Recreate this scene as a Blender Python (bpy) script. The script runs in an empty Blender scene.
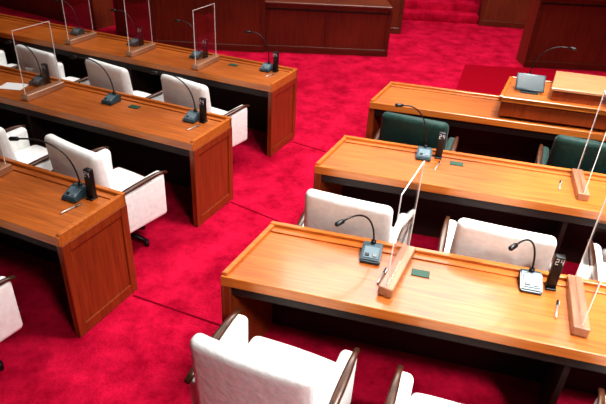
import bpy, bmesh, math, random
from mathutils import Matrix, Vector
random.seed(3)
S=bpy.context.scene
COL=S.collection
S.view_settings.view_transform='Standard'
try: S.view_settings.look='Medium High Contrast'
except Exception: S.view_settings.look='None'

# ------------------------------------------------------------ materials
def newmat(name):
    m=bpy.data.materials.new(name);m.use_nodes=True
    nt=m.node_tree;b=nt.nodes['Principled BSDF'];return m,nt,b
def plain(name,col,rough=.5,metal=0,bump=0,bscale=200,spec=.5):
    m,nt,b=newmat(name)
    b.inputs['Base Color'].default_value=(*col,1);b.inputs['Roughness'].default_value=rough;b.inputs['Metallic'].default_value=metal
    b.inputs['Specular IOR Level'].default_value=spec
    tc=nt.nodes.new('ShaderNodeTexCoord');n=nt.nodes.new('ShaderNodeTexNoise');n.inputs['Scale'].default_value=bscale
    nt.links.new(tc.outputs['Object'],n.inputs['Vector'])
    if bump:
        bp=nt.nodes.new('ShaderNodeBump');bp.inputs['Strength'].default_value=bump;bp.inputs['Distance'].default_value=.002
        nt.links.new(n.outputs['Fac'],bp.inputs['Height']);nt.links.new(bp.outputs['Normal'],b.inputs['Normal'])
    return m
def wood(name,c1,c2,scale,rough=.32,coat=.2,crough=.2):
    m,nt,b=newmat(name)
    tc=nt.nodes.new('ShaderNodeTexCoord');mp=nt.nodes.new('ShaderNodeMapping');mp.inputs['Scale'].default_value=scale
    nt.links.new(tc.outputs['Object'],mp.inputs['Vector'])
    n=nt.nodes.new('ShaderNodeTexNoise');n.inputs['Scale'].default_value=2.2;n.inputs['Detail'].default_value=7;n.inputs['Roughness'].default_value=.65;n.inputs['Distortion'].default_value=.6
    nt.links.new(mp.outputs['Vector'],n.inputs['Vector'])
    n2=nt.nodes.new('ShaderNodeTexNoise');n2.inputs['Scale'].default_value=1.3;n2.inputs['Detail'].default_value=2
    nt.links.new(tc.outputs['Object'],n2.inputs['Vector'])
    mx=nt.nodes.new('ShaderNodeMath');mx.operation='MULTIPLY_ADD';mx.inputs[1].default_value=.35
    nt.links.new(n2.outputs['Fac'],mx.inputs[0]);
    sc=nt.nodes.new('ShaderNodeMath');sc.operation='MULTIPLY';sc.inputs[1].default_value=.68
    nt.links.new(n.outputs['Fac'],sc.inputs[0]);nt.links.new(sc.outputs[0],mx.inputs[2])
    r=nt.nodes.new('ShaderNodeValToRGB');r.color_ramp.elements[0].position=.38;r.color_ramp.elements[1].position=.64
    r.color_ramp.elements[0].color=(*c1,1);r.color_ramp.elements[1].color=(*c2,1)
    nt.links.new(mx.outputs[0],r.inputs['Fac']);nt.links.new(r.outputs['Color'],b.inputs['Base Color'])
    b.inputs['Roughness'].default_value=rough;b.inputs['Coat Weight'].default_value=coat;b.inputs['Coat Roughness'].default_value=crough
    n3=nt.nodes.new('ShaderNodeTexNoise');n3.inputs['Scale'].default_value=1.0;n3.inputs['Detail'].default_value=3
    nt.links.new(mp.outputs['Vector'],n3.inputs['Vector'])
    bp=nt.nodes.new('ShaderNodeBump');bp.inputs['Strength'].default_value=.10;bp.inputs['Distance'].default_value=.004
    nt.links.new(n3.outputs['Fac'],bp.inputs['Height']);nt.links.new(bp.outputs['Normal'],b.inputs['Normal'])
    return m
GX=(1.2,22,22);GZ=(22,22,1.2)
M_top=wood('desk_veneer',(.27,.064,.007),(.54,.148,.019),GX,.42,.28,.14)
M_end=wood('end_panel_veneer',(.17,.027,.006),(.30,.057,.011),GZ)
M_rim=wood('rim_wood',(.38,.10,.015),(.58,.185,.034),GX,.3)
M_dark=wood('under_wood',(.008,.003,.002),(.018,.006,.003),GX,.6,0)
M_wal=wood('armrest_walnut',(.035,.012,.006),(.09,.034,.016),(3,14,14),.3)
M_foot=wood('divider_foot_wood',(.28,.12,.060),(.46,.23,.13),(12,1.2,12),.4)
M_rost=wood('rostrum_veneer',(.08,.014,.006),(.16,.033,.011),GX,.4)
M_rostv=wood('rostrum_panel_veneer',(.10,.018,.007),(.20,.042,.013),GZ,.4)
M_lect=wood('lectern_top_wood',(.40,.18,.08),(.55,.27,.13),GX,.35)
M_wall=wood('wall_panel_wood',(.06,.016,.007),(.12,.036,.014),(8,8,.6),.5,0)
def fabric(name,c1,c2):
    m,nt,b=newmat(name)
    tc=nt.nodes.new('ShaderNodeTexCoord');n=nt.nodes.new('ShaderNodeTexNoise');n.inputs['Scale'].default_value=30;n.inputs['Detail'].default_value=6
    nt.links.new(tc.outputs['Object'],n.inputs['Vector'])
    r=nt.nodes.new('ShaderNodeValToRGB');r.color_ramp.elements[0].position=.25;r.color_ramp.elements[1].position=.6
    r.color_ramp.elements[0].color=(*c1,1);r.color_ramp.elements[1].color=(*c2,1)
    nt.links.new(n.outputs['Fac'],r.inputs['Fac']);nt.links.new(r.outputs['Color'],b.inputs['Base Color'])
    bp=nt.nodes.new('ShaderNodeBump');bp.inputs['Strength'].default_value=.35;bp.inputs['Distance'].default_value=.012
    n2=nt.nodes.new('ShaderNodeTexNoise');n2.inputs['Scale'].default_value=22;n2.inputs['Detail'].default_value=5;nt.links.new(tc.outputs['Object'],n2.inputs['Vector'])
    nt.links.new(n2.outputs['Fac'],bp.inputs['Height']);nt.links.new(bp.outputs['Normal'],b.inputs['Normal'])
    b.inputs['Roughness'].default_value=.6;b.inputs['Sheen Weight'].default_value=.1;b.inputs['Specular IOR Level'].default_value=.35
    return m
M_cream=fabric('cream_upholstery',(.80,.81,.78),(.90,.91,.89))
M_green=fabric('green_upholstery',(.003,.024,.019),(.006,.042,.034))
M_base=plain('mic_base_plastic',(.035,.065,.08),.35,.1)
M_baset=plain('mic_base_top',(.11,.17,.20),.45,.05)
M_blk=plain('black_plastic',(.006,.006,.007),.4)
M_scr=plain('monitor_screen',(.012,.035,.042),.25)
M_steel=plain('steel',(.20,.21,.22),.5,.6)
M_silv=plain('silver_pen',(.6,.58,.55),.35,.6)
M_card=plain('green_card',(.006,.055,.030),.5)
M_paper=plain('paper',(.9,.9,.88),.7)
M_num=plain('number_print',(.8,.8,.8),.5)
M_plaster=plain('plaster',(.25,.22,.19),.9,0,.2,40)
# carpet
M_carp,nt,b=newmat('red_carpet')
tc=nt.nodes.new('ShaderNodeTexCoord')
n=nt.nodes.new('ShaderNodeTexNoise');n.inputs['Scale'].default_value=4.2;n.inputs['Detail'].default_value=10;n.inputs['Roughness'].default_value=.76
nt.links.new(tc.outputs['Object'],n.inputs['Vector'])
r=nt.nodes.new('ShaderNodeValToRGB');r.color_ramp.elements[0].position=.38;r.color_ramp.elements[1].position=.64
r.color_ramp.elements[0].color=(.28,.0015,.021,1);r.color_ramp.elements[1].color=(.58,.009,.054,1)
nt.links.new(n.outputs['Fac'],r.inputs['Fac']);nt.links.new(r.outputs['Color'],b.inputs['Base Color'])
n2=nt.nodes.new('ShaderNodeTexNoise');n2.inputs['Scale'].default_value=70;n2.inputs['Detail'].default_value=5
nt.links.new(tc.outputs['Object'],n2.inputs['Vector'])
bp=nt.nodes.new('ShaderNodeBump');bp.inputs['Strength'].default_value=.9;bp.inputs['Distance'].default_value=.010
nt.links.new(n2.outputs['Fac'],bp.inputs['Height']);nt.links.new(bp.outputs['Normal'],b.inputs['Normal'])
b.inputs['Roughness'].default_value=.95;b.inputs['Specular IOR Level'].default_value=.05
M_mat=plain('dark_red_carpet',(.27,.001,.012),.95,0,.6,150,.05)
M_seamc=plain('carpet_seam',(.18,.001,.013),.95,0,0,100,.05)
# acrylic
M_acr=bpy.data.materials.new('clear_acrylic');M_acr.use_nodes=True;nt=M_acr.node_tree
for x in list(nt.nodes): nt.nodes.remove(x)
o=nt.nodes.new('ShaderNodeOutputMaterial');t=nt.nodes.new('ShaderNodeBsdfTransparent');t.inputs[0].default_value=(.97,.975,.975,1)
g=nt.nodes.new('ShaderNodeBsdfGlossy');g.inputs['Roughness'].default_value=.03
lw=nt.nodes.new('ShaderNodeLayerWeight');lw.inputs['Blend'].default_value=.5
pw=nt.nodes.new('ShaderNodeMath');pw.operation='POWER';pw.inputs[1].default_value=4
ma=nt.nodes.new('ShaderNodeMath');ma.operation='MULTIPLY_ADD';ma.inputs[1].default_value=.55;ma.inputs[2].default_value=.05
nt.links.new(lw.outputs['Facing'],pw.inputs[0]);nt.links.new(pw.outputs[0],ma.inputs[0])
mx=nt.nodes.new('ShaderNodeMixShader');nt.links.new(ma.outputs[0],mx.inputs[0]);nt.links.new(t.outputs[0],mx.inputs[1]);nt.links.new(g.outputs[0],mx.inputs[2]);nt.links.new(mx.outputs[0],o.inputs[0])
M_acre=plain('acrylic_edge',(.88,.86,.84),.25)

# ------------------------------------------------------------ mesh builder
class MB:
    def __init__(s,mats): s.bm=bmesh.new();s.mats=mats
    def _merge(s,b2,mat,smooth=True):
        mi=s.mats.index(mat)
        for f in b2.faces: f.material_index=mi;f.smooth=smooth
        me=bpy.data.meshes.new('t');b2.to_mesh(me);b2.free();s.bm.from_mesh(me);bpy.data.meshes.remove(me)
    def box(s,c,size,mat,r=0,seg=2,rot=None,cutx=0,cutz=0,fn=None):
        b=bmesh.new();bmesh.ops.create_cube(b,size=1);bmesh.ops.scale(b,vec=size,verts=b.verts)
        if r: bmesh.ops.bevel(b,geom=b.edges[:],offset=r,segments=seg,profile=.5,affect='EDGES')
        for ax,n in ((0,cutx),(2,cutz)):
            for i in range(1,n):
                co=[0,0,0];co[ax]=(-.5+i/n)*size[ax];no=[0,0,0];no[ax]=1
                bmesh.ops.bisect_plane(b,geom=b.verts[:]+b.edges[:]+b.faces[:],plane_co=co,plane_no=no)
        if fn:
            for v in b.verts: v.co=Vector(fn(v.co))
        if rot: bmesh.ops.transform(b,matrix=rot.to_4x4(),verts=b.verts)
        bmesh.ops.translate(b,vec=c,verts=b.verts)
        s._merge(b,mat,r>0 and seg>1)
    def prism(s,pts,z0,z1,mat,r=0,seg=1):
        b=bmesh.new();lo=[b.verts.new((x,y,z0)) for x,y in pts];hi=[b.verts.new((x,y,z1)) for x,y in pts]
        n=len(pts);b.faces.new(lo[::-1]);b.faces.new(hi)
        for i in range(n): b.faces.new((lo[i],lo[(i+1)%n],hi[(i+1)%n],hi[i]))
        bmesh.ops.recalc_face_normals(b,faces=b.faces)
        if r: bmesh.ops.bevel(b,geom=b.edges[:],offset=r,segments=seg,affect='EDGES')
        s._merge(b,mat,False)
    def side(s,pts,x0,x1,mat,r=0):   # profile in y,z extruded along x
        b=bmesh.new();lo=[b.verts.new((x0,y,z)) for y,z in pts];hi=[b.verts.new((x1,y,z)) for y,z in pts]
        n=len(pts);b.faces.new(lo);b.faces.new(hi[::-1])
        for i in range(n): b.faces.new((lo[i],hi[i],hi[(i+1)%n],lo[(i+1)%n]))
        bmesh.ops.recalc_face_normals(b,faces=b.faces)
        if r: bmesh.ops.bevel(b,geom=b.edges[:],offset=r,segments=2,affect='EDGES')
        s._merge(b,mat,False)
    def tube(s,path,rad,mat,seg=8):
        b=bmesh.new();P=[Vector(p) for p in path];rings=[]
        for i,p in enumerate(P):
            d=(P[min(i+1,len(P)-1)]-P[max(i-1,0)]).normalized()
            a=d.cross(Vector((0.13,0.9,0.2))).normalized();c=d.cross(a)
            rr=rad[i] if isinstance(rad,(list,tuple)) else rad
            rings.append([b.verts.new(p+(a*math.cos(2*math.pi*k/seg)+c*math.sin(2*math.pi*k/seg))*rr) for k in range(seg)])
        for A,B in zip(rings,rings[1:]):
            for k in range(seg): b.faces.new((A[k],A[(k+1)%seg],B[(k+1)%seg],B[k]))
        b.faces.new(rings[0][::-1]);b.faces.new(rings[-1])
        bmesh.ops.recalc_face_normals(b,faces=b.faces)
        s._merge(b,mat,True)
    def mesh(s,name):
        me=bpy.data.meshes.new(name);s.bm.to_mesh(me);s.bm.free()
        for m in s.mats: me.materials.append(m)
        return me
def obj(name,me,loc=(0,0,0),rz=0,parent=None):
    o=bpy.data.objects.new(name,me);o.location=loc;o.rotation_euler=(0,0,rz);COL.objects.link(o)
    if parent: o.parent=parent
    return o

BL,BR,AL=-.379,-.220,.418
ORG=dict(L1=(-.344,4.83),L2=(-.803,3.545),L3=(-1.258,2.333),L4=(-1.72,1.05),A=(-.379,2.106),B=(.064,3.325),C=(.526,4.582))
H=.712
def world(k,u,v,z=0):
    b=BL if k[0]=='L' else BR
    c,s=math.cos(b),math.sin(b);x,y=ORG[k]
    return (x+u*c-v*s,y+u*s+v*c,z)
def rotof(k): return BL if k[0]=='L' else BR

# ------------------------------------------------------------ desks
def desk(k,Ld,D):
    left=k[0]=='L';sg=-1 if left else 1
    sk=math.tan(AL+(BL if left else BR))
    mb=MB([M_top,M_end,M_rim,M_dark])
    def P(u,v): return (sg*u+sk*v,v)
    def slab(u0,u1,v0,v1,z0,z1,mat,r=.003):
        p=[P(u0,v0),P(u1,v0),P(u1,v1),P(u0,v1)]
        mb.prism(p,z0,z1,mat,r)
    slab(.02,Ld-.02,.012,D-.02,H-.05,H-.004,M_top,.002)           # work surface
    slab(.0,Ld,.0,.014,H-.058,H,M_rim)                          # front nosing
    slab(.0,Ld,D-.03,D,H-.06,H+.022,M_rim)                       # back lip
    slab(.0,.028,.012,D,H-.06,H+.016,M_rim)                      # end lip
    slab(Ld-.028,Ld,.012,D,H-.06,H+.016,M_rim)
    slab(.028,Ld-.028,D-.075,D-.03,H-.006,H+.004,M_top,.001)      # pen ledge
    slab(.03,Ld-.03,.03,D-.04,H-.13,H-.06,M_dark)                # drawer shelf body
    for u0 in (.006,Ld-.042):                                    # end boards
        slab(u0,u0+.036,.012,D-.002,0,H-.058,M_end)
    for (ua,ub) in ((-.004,.008),(Ld-.008,Ld+.004)):             # framed mouldings on ends
        slab(ua,ub,.006,.06,.0,H-.058,M_end)
        slab(ua,ub,D-.055,D,.0,H-.058,M_end)
        slab(ua,ub,.06,D-.055,H-.115,H-.058,M_end)
        slab(ua,ub,.06,D-.055,.0,.075,M_end)
    slab(.03,Ld-.03,D-.04,D-.015,.0,H-.06,M_end)                 # modesty panel
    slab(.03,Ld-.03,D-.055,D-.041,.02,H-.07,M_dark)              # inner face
    n=int(Ld/1.62)
    for i in range(1,n+1):
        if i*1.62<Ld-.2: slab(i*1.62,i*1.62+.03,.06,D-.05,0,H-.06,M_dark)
    o=obj('assembly_desk',mb.mesh('assembly_desk'),(*ORG[k],0),rotof(k));return o
desk('L1',4.3,.53);desk('L2',4.0,.52);desk('L3',3.6,.51);desk('L4',3.2,.51)
desk('A',3.4,.52);desk('B',3.4,.52)

# ------------------------------------------------------------ armchair
def chair_mesh(fab,name):
    mb=MB([fab,M_wal,M_blk])
    mb.box((0,.0,.40),(.46,.46,.12),fab,.035,4,cutx=6,fn=lambda p:(p.x,p.y,p.z+(.012*(1-(p.x/.23)**2) if p.z>0 else 0)))
    mb.box((0,.0,.325),(.47,.46,.035),M_blk,.01)
    HB=.52;RC=.06
    def back(p):
        t=(p.z+HB/2)/HB
        x=p.x*(1-.04*t)
        y=p.y*(1-.2*t)-RC*t+.36*p.x*p.x
        z=p.z-.15*p.x*p.x*(1 if t>.5 else 0)
        return (x,y,z)
    mb.box((0,-.235,.375+HB/2),(.52,.10,HB),fab,.040,6,cutx=14,cutz=6,fn=back)
    for sx in (-1,1):
        def arm(p,sx=sx):
            t=(p.y+.24)/.48
            return (p.x,p.y,p.z+(.03*t if p.z>0 else 0))
        mb.box((sx*.270,-.025,.420),(.08,.43,.31),fab,.03,5,fn=arm)
        N=10
        b=bmesh.new();rings=[]
        for i in range(N+1):
            t=i/N;y=-.26+.47*t;z=.580+.030*t+.008*math.sin(math.pi*t)-(.02*(t-.85)/.15 if t>.85 else 0)
            w=.013+.007*math.sin(math.pi*min(1,t*1.1));hh=.009
            x=sx*(.296+.005*math.sin(math.pi*t))
            rings.append([b.verts.new((x+dx*w,y,z+dz*hh)) for dx,dz in ((-1,-.6),(-1,.5),(-.6,1),(.6,1),(1,.5),(1,-.6),(.6,-1),(-.6,-1))])
        for A,B in zip(rings,rings[1:]):
            for q in range(8): b.faces.new((A[q],A[(q+1)%8],B[(q+1)%8],B[q]))
        b.faces.new(rings[0]);b.faces.new(rings[-1][::-1]);bmesh.ops.recalc_face_normals(b,faces=b.faces)
        mb._merge(b,M_wal,True)
    mb.tube([(0,0,.31),(0,0,.06)],.028,M_blk,14)
    mb.tube([(0,0,.31),(0,0,.27)],.07,M_blk,14)
    for i in range(5):
        a=math.radians(54+72*i+180);c,s_=math.cos(a),math.sin(a)
        mb.tube([(c*.02,s_*.02,.085),(c*.12,s_*.12,.07),(c*.21,s_*.21,.045)],[.024,.018,.013],M_blk,8)
        mb.tube([(c*.20,s_*.20,.05),(c*.20,s_*.20,.0)],.016,M_blk,10)
    return mb.mesh(name)
CH=chair_mesh(M_cream,'armchair');CHG=chair_mesh(M_green,'green_armchair')
def chair(k,u,v,dr=0,me=None):
    a=(-AL if k[0]!='L' else BL)
    return obj('armchair' if me is None else 'green_armchair',me or CH,world(k,u,v),a+dr)
chair('A',.39,-.32,.06);chair('A',1.19,-.43,.12);chair('A',2.0,-.34,0);chair('A',2.8,-.3,.05)
chair('B',.36,-.37,.10);chair('B',1.19,-.395,.13);chair('B',2.02,-.39,.1);chair('B',2.8,-.36,.1)
chair('C',.45,-.38,.08,CHG);chair('C',1.70,-.36,.05,CHG);chair('C',2.5,-.38,.1,CHG)
for k,u,v,dr in (('L1',-.43,-.40,-.18),('L1',-1.23,-.40,-.16),('L1',-2.04,-.41,-.12),('L1',-2.83,-.41,-.1),
                 ('L2',-.39,-.395,-.18),('L2',-1.18,-.40,-.16),('L2',-2.0,-.41,-.12),('L2',-2.8,-.41,-.1),
                 ('L3',-.41,-.40,-.12),('L3',-1.22,-.40,-.1),('L3',-2.0,-.40,-.1)):
    chair(k,u,v,dr)

# ------------------------------------------------------------ microphones
def bez(p0,p1,p2,p3,n=14):
    out=[]
    for i in range(n+1):
        t=i/n;a=[(1-t)**3,3*t*(1-t)**2,3*t*t*(1-t),t**3]
        out.append(Vector(p0)*a[0]+Vector(p1)*a[1]+Vector(p2)*a[2]+Vector(p3)*a[3])
    return out
def mic(k,u,v,tip,z=H-.004,rz=0,w=.052):
    mb=MB([M_base,M_baset,M_blk,M_steel])
    mb.side([(-.065,0),(.065,0),(.065,.055),(.03,.06),(-.065,.022)],-w,w,M_base,.006)
    ang=math.atan2(.038,.095)
    R=Matrix.Rotation(ang,3,'X')
    mb.box((0,-.018,.0425),(w*1.5,.07,.004),M_baset,.0015,1,R)
    mb.box((-.02,-.035,.039),(.022,.018,.006),M_blk,.002,1,R)
    mb.box((.02,-.035,.039),(.022,.018,.006),M_steel,.002,1,R)
    mb.tube([(0,.045,.05),(0,.045,.075)],.013,M_blk,12)
    t=Vector(tip);p0=Vector((0,.045,.07))
    path=bez(p0,p0+Vector((t.x*.05,0,.17*t.z/.3)),p0+Vector((t.x*.45,t.y*.3,t.z*.82)),t)
    mb.tube(path,.0048,M_blk,8)
    d=(path[-1]-path[-2]).normalized()
    mb.tube([t-d*.005,t,t+d*.006,t+d*.045,t+d*.052],[.005,.009,.0125,.0125,.007],M_blk,10)
    p=world(k,u,v,z)
    return obj('gooseneck_microphone',mb.mesh('gooseneck_microphone'),p,rotof(k)+rz)
def holder(k,u,v,z=H-.004,rz=0):
    mb=MB([M_blk,M_num])
    mb.box((0,0,.006),(.05,.055,.012),M_blk,.003,1)
    mb.box((0,.004,.099),(.046,.034,.185),M_blk,.004,2)
    def bar(x,z,w,h): mb.box((x*1.5,-.0135,(z-.14)*1.5+.165),(w*1.5,.001,h*1.5),M_num)
    for zz in (.150,.140,.130): bar(-.008,zz,.010,.0022)
    bar(-.0041,.145,.0022,.010);bar(-.0119,.135,.0022,.010)
    bar(.008,.140,.010,.0022);bar(.0041,.145,.0022,.010);bar(.0110,.140,.0022,.021)
    return obj('seat_number_post',mb.mesh('seat_number_post'),world(k,u,v,z),rotof(k)+rz)
def pen(k,u,v,ang=-.2,z=H-.004):
    mb=MB([M_silv,M_blk])
    mb.tube([(0,-.065,.006),(0,-.058,.006),(0,.03,.006)],[.002,.0055,.0055],M_silv,8)
    mb.tube([(0,.03,.006),(0,.07,.006)],.006,M_blk,8)
    mb.box((.006,.05,.008),(.003,.035,.003),M_silv)
    return obj('pen',mb.mesh('pen'),world(k,u,v,z),rotof(k)+ang)
def card(k,u,v,sx=.09,sy=.055,m=None,name='green_card',ang=0,z=H-.003):
    mb=MB([m or M_card]);mb.box((0,0,.002),(sx,sy,.004),m or M_card,.001,1)
    return obj(name,mb.mesh(name),world(k,u,v,z),rotof(k)+ang)
def divider(k,u,v0,v1,h=.50,z=H-.004,dr=0):
    sk=0 if k[0]=='L' else -(AL+BR)
    mb=MB([M_foot,M_acr,M_acre])
    Lf=(v1-v0)/math.cos(sk)
    mb.box((0,0,.025),(.07,Lf,.05),M_foot,.004,1)
    mb.box((0,.0,.050+h/2),(.004,Lf-.03,h-.002),M_acr)
    e=.0035
    for y in (-Lf/2+.015,Lf/2-.015): mb.box((0,y,.050+h/2),(.005,e,h),M_acre)
    mb.box((0,0,.050+h),(.005,Lf-.03,e),M_acre)
    return obj('acrylic_divider',mb.mesh('acrylic_divider'),world(k,u,(v0+v1)/2,z),rotof(k)+sk+dr)
mic('A',.68,.39,(-.15,-.09,.25));mic('A',1.47,.40,(-.13,-.07,.27));mic('A',2.28,.4,(-.15,-.05,.3))
mic('B',.70,.40,(-.20,.0,.36));mic('B',2.3,.4,(-.1,-.03,.3))
mic('L3',-.22,.37,(-.29,-.06,.33));mic('L3',-1.02,.37,(-.25,-.05,.3))
mic('L2',-.24,.37,(-.28,-.02,.33));mic('L2',-1.0,.35,(-.28,-.02,.33));mic('L2',-1.8,.38,(-.2,-.02,.33));mic('L2',-2.6,.38,(-.2,-.02,.33))
mic('L1',-.25,.40,(-.18,.0,.34));mic('L1',-1.04,.39,(-.2,.02,.33));mic('L1',-1.83,.41,(-.2,0,.33));mic('L1',-2.6,.4,(-.2,0,.33))
for a in (('A',1.57,.42),('A',2.4,.42),('B',.80,.43),('L3',-.13,.40),('L3',-.93,.4),('L2',-.15,.38),('L2',-1.7,.38),('L1',-.16,.41),('L1',-.95,.41),('L1',-1.74,.41)): holder(*a)
for a in (('A',.755,.24),('A',1.58,.25),('B',.80,.28),('B',1.60,.28),('L3',-.15,.25),('L2',-.15,.24),('L1',-.15,.27)): pen(*a)
for a in (('A',.94,.33),('B',.93,.37),('L2',-.78,.36),('L1',-.6,.36)): card(*a)
card('L2',-1.92,.22,.2,.15,M_paper,'paper_sheet',.3)
divider('A',.825,.10,.49);divider('A',1.67,.10,.49,.5,dr=.12);divider('B',1.72,.12,.48,.56,dr=.16)
divider('L1',-.83,.03,.43);divider('L1',-1.6,.03,.43);divider('L1',-2.38,.03,.43)
divider('L2',-1.59,.03,.43);divider('L3',-.81,.03,.43);divider('L3',-1.6,.03,.43)

# ------------------------------------------------------------ desk C with podium
desk('C',3.6,.56)
sk=math.tan(AL+BR)
def P(u,v): return (u+sk*v,v)
mb=MB([M_top,M_end,M_rim,M_lect,M_rost])
def slab(u0,u1,v0,v1,z0,z1,mat,r=.004): mb.prism([P(u0,v0),P(u1,v0),P(u1,v1),P(u0,v1)],z0,z1,mat,r)
slab(1.06,3.4,.04,.53,H+.022,.87,M_end);slab(1.04,3.42,.02,.60,.87,.90,M_top);slab(1.04,3.42,.02,.04,.86,.905,M_rim)
slab(1.04,1.07,.02,.60,.86,.912,M_rim);slab(1.04,3.42,.58,.60,.86,.912,M_rim)
slab(1.06,3.4,.565,.60,0,.87,M_end)
slab(1.43,2.3,.10,.57,.90,.985,M_end);slab(1.41,2.32,.08,.59,.985,1.01,M_lect)
obj('speaker_podium',mb.mesh('speaker_podium'),(*ORG['C'],0),BR)
mic('C',1.31,.50,(.26,.02,.33),.90)
mb=MB([M_blk,M_scr,M_base])
mb.side([(-.05,0),(.06,0),(.06,.012),(-.05,.012)],-.07,.07,M_base,.003)
R=Matrix.Rotation(math.radians(-38),3,'X')
mb.box((0,.02,.075),(.23,.02,.145),M_base,.004,2,R)
mb.box((0,.02-.0105*math.cos(.66),.075+.0105*math.sin(.66)),(.205,.002,.12),M_scr,0,1,R)
mb.box((0,.045,.04),(.05,.02,.07),M_blk)
obj('desk_monitor',mb.mesh('desk_monitor'),world('C',1.29,.24,.90),BR)

# ------------------------------------------------------------ rostrum and room
def panelrow(name,x0,y0,x1,y1,h,n,depth=.4,top=M_rost):
    L=math.hypot(x1-x0,y1-y0);a=math.atan2(y1-y0,x1-x0)
    mb=MB([M_rost,M_rostv,M_rim,M_dark])
    mb.box((L/2,depth/2,h/2),(L,depth,h),M_rostv)
    mb.box((L/2,depth/2-.01,h+.015),(L+.03,depth+.05,.04),top,.006,1)
    mb.box((L/2,-.006,h-.07),(L,.014,.02),M_dark)
    mb.box((L/2,-.008,.05),(L,.018,.10),M_rost,.003,1)
    for i in range(n+1):
        mb.box((L*i/n,-.006,h/2),(.05 if 0<i<n else .06,.014,h-.01),M_rost,.003,1)
    return obj(name,mb.mesh(name),(x0,y0,0),a)
panelrow('stenographer_counter',-.71,8.36,1.12,8.46,.70,2,.55)
panelrow('rostrum_front_panel',-2.35,8.27,-.74,8.30,.9,2,.4)
panelrow('rostrum_side_panel',-3.05,8.75,-2.38,8.27,.95,1,.3)
panelrow('rostrum_bench_panel',-5.6,10.2,-3.5,9.0,.95,3,.4)
panelrow('rostrum_desk',-2.3,9.9,1.5,9.9,1.15,5,.6)
panelrow('answer_bench_panel',3.22,8.33,6.4,8.45,1.0,3,.4)
panelrow('rostrum_wing_panel',3.16,10.9,4.4,10.8,1.0,1,.4)
mb=MB([M_carp])
for i in range(4): mb.box((0,i*.3+1.0,(.15*(i+1))/2),(1.5,2.0,.15*(i+1)),M_carp,.01,2)
obj('rostrum_steps',mb.mesh('rostrum_steps'),(2.4,11.0,0),0)
mb=MB([M_mat]);mb.prism([(0,0),(1.6,.15),(1.9,1.55),(.5,1.55)],0,.012,M_mat,.003)
obj('dark_carpet_mat',mb.mesh('dark_carpet_mat'),(1.80,6.70,0),0)
def seam(x0,y0,x1,y1):
    L=math.hypot(x1-x0,y1-y0);mb=MB([M_seamc]);mb.box((L/2,0,.002),(L,.012,.004),M_seamc)
    obj('carpet_seam',mb.mesh('carpet_seam'),(x0,y0,0),math.atan2(y1-y0,x1-x0))
for a in ((-1.06,2.73,-.36,2.47),(-.60,3.95,.05,3.56),(-.14,5.2,.5,4.85)): seam(*a)

def big(name,c,size,mat):
    mb=MB([mat]);mb.box((0,0,0),size,mat);return obj(name,mb.mesh(name),c)
big('floor',(0,5,-.05),(18,22,.1),M_carp)
big('wall_back',(0,16.05,3),(18,.1,6.2),M_wall)
big('wall_front',(0,-6.05,3),(18,.1,6.2),M_wall)
big('wall_left',(-9.05,5,3),(.1,22,6.2),M_wall)
big('wall_right',(9.05,5,3),(.1,22,6.2),M_wall)
big('ceiling',(0,5,6.15),(18,22,.1),M_plaster)

# ------------------------------------------------------------ lights
def area(name,loc,sx,sy,power,col=(1,.97,.94),spread=None,aim=None):
    l=bpy.data.lights.new(name,'AREA');l.shape='RECTANGLE';l.size=sx;l.size_y=sy;l.energy=power;l.color=col
    if spread: l.spread=spread
    o=bpy.data.objects.new(name,l);o.location=loc;COL.objects.link(o)
    if aim: o.rotation_euler=(Vector(aim)-Vector(loc)).to_track_quat('-Z','Y').to_euler()
    return o
area('front_fill_light',(1.8,8.2,6.0),4.2,2.2,500)
area('front_fill_light',(-2.3,7.2,6.0),2,2.4,85)
area('front_fill_light',(2.0,2.8,6.0),1.4,1.2,190,spread=math.radians(85))
area('front_fill_light',(2.6,-1.8,5.95),1.2,1.2,120,spread=math.radians(80),aim=(1.4,2.4,.6))  # fill lamp added behind the camera to brighten the chair backs
w=bpy.data.worlds.new('world');S.world=w;w.use_nodes=True
w.node_tree.nodes['Background'].inputs[0].default_value=(1,.9,.85,1);w.node_tree.nodes['Background'].inputs[1].default_value=.02

# ------------------------------------------------------------ camera
th,ro=.5433,.0588
F=Vector((0,math.cos(th),-math.sin(th)));R=Vector((1,0,0));U=R.cross(F)
R2=R*math.cos(ro)+U*math.sin(ro);U2=-R*math.sin(ro)+U*math.cos(ro)
cd=bpy.data.cameras.new('camera');cd.sensor_width=36;cd.lens=555.8/606*36;cd.clip_start=.05
cd.dof.use_dof=True;cd.dof.focus_distance=3.3;cd.dof.aperture_fstop=2.8
c=bpy.data.objects.new('camera',cd);COL.objects.link(c)
c.matrix_world=Matrix(((R2.x,U2.x,-F.x,0),(R2.y,U2.y,-F.y,0),(R2.z,U2.z,-F.z,2.43),(0,0,0,1)))
S.camera=c
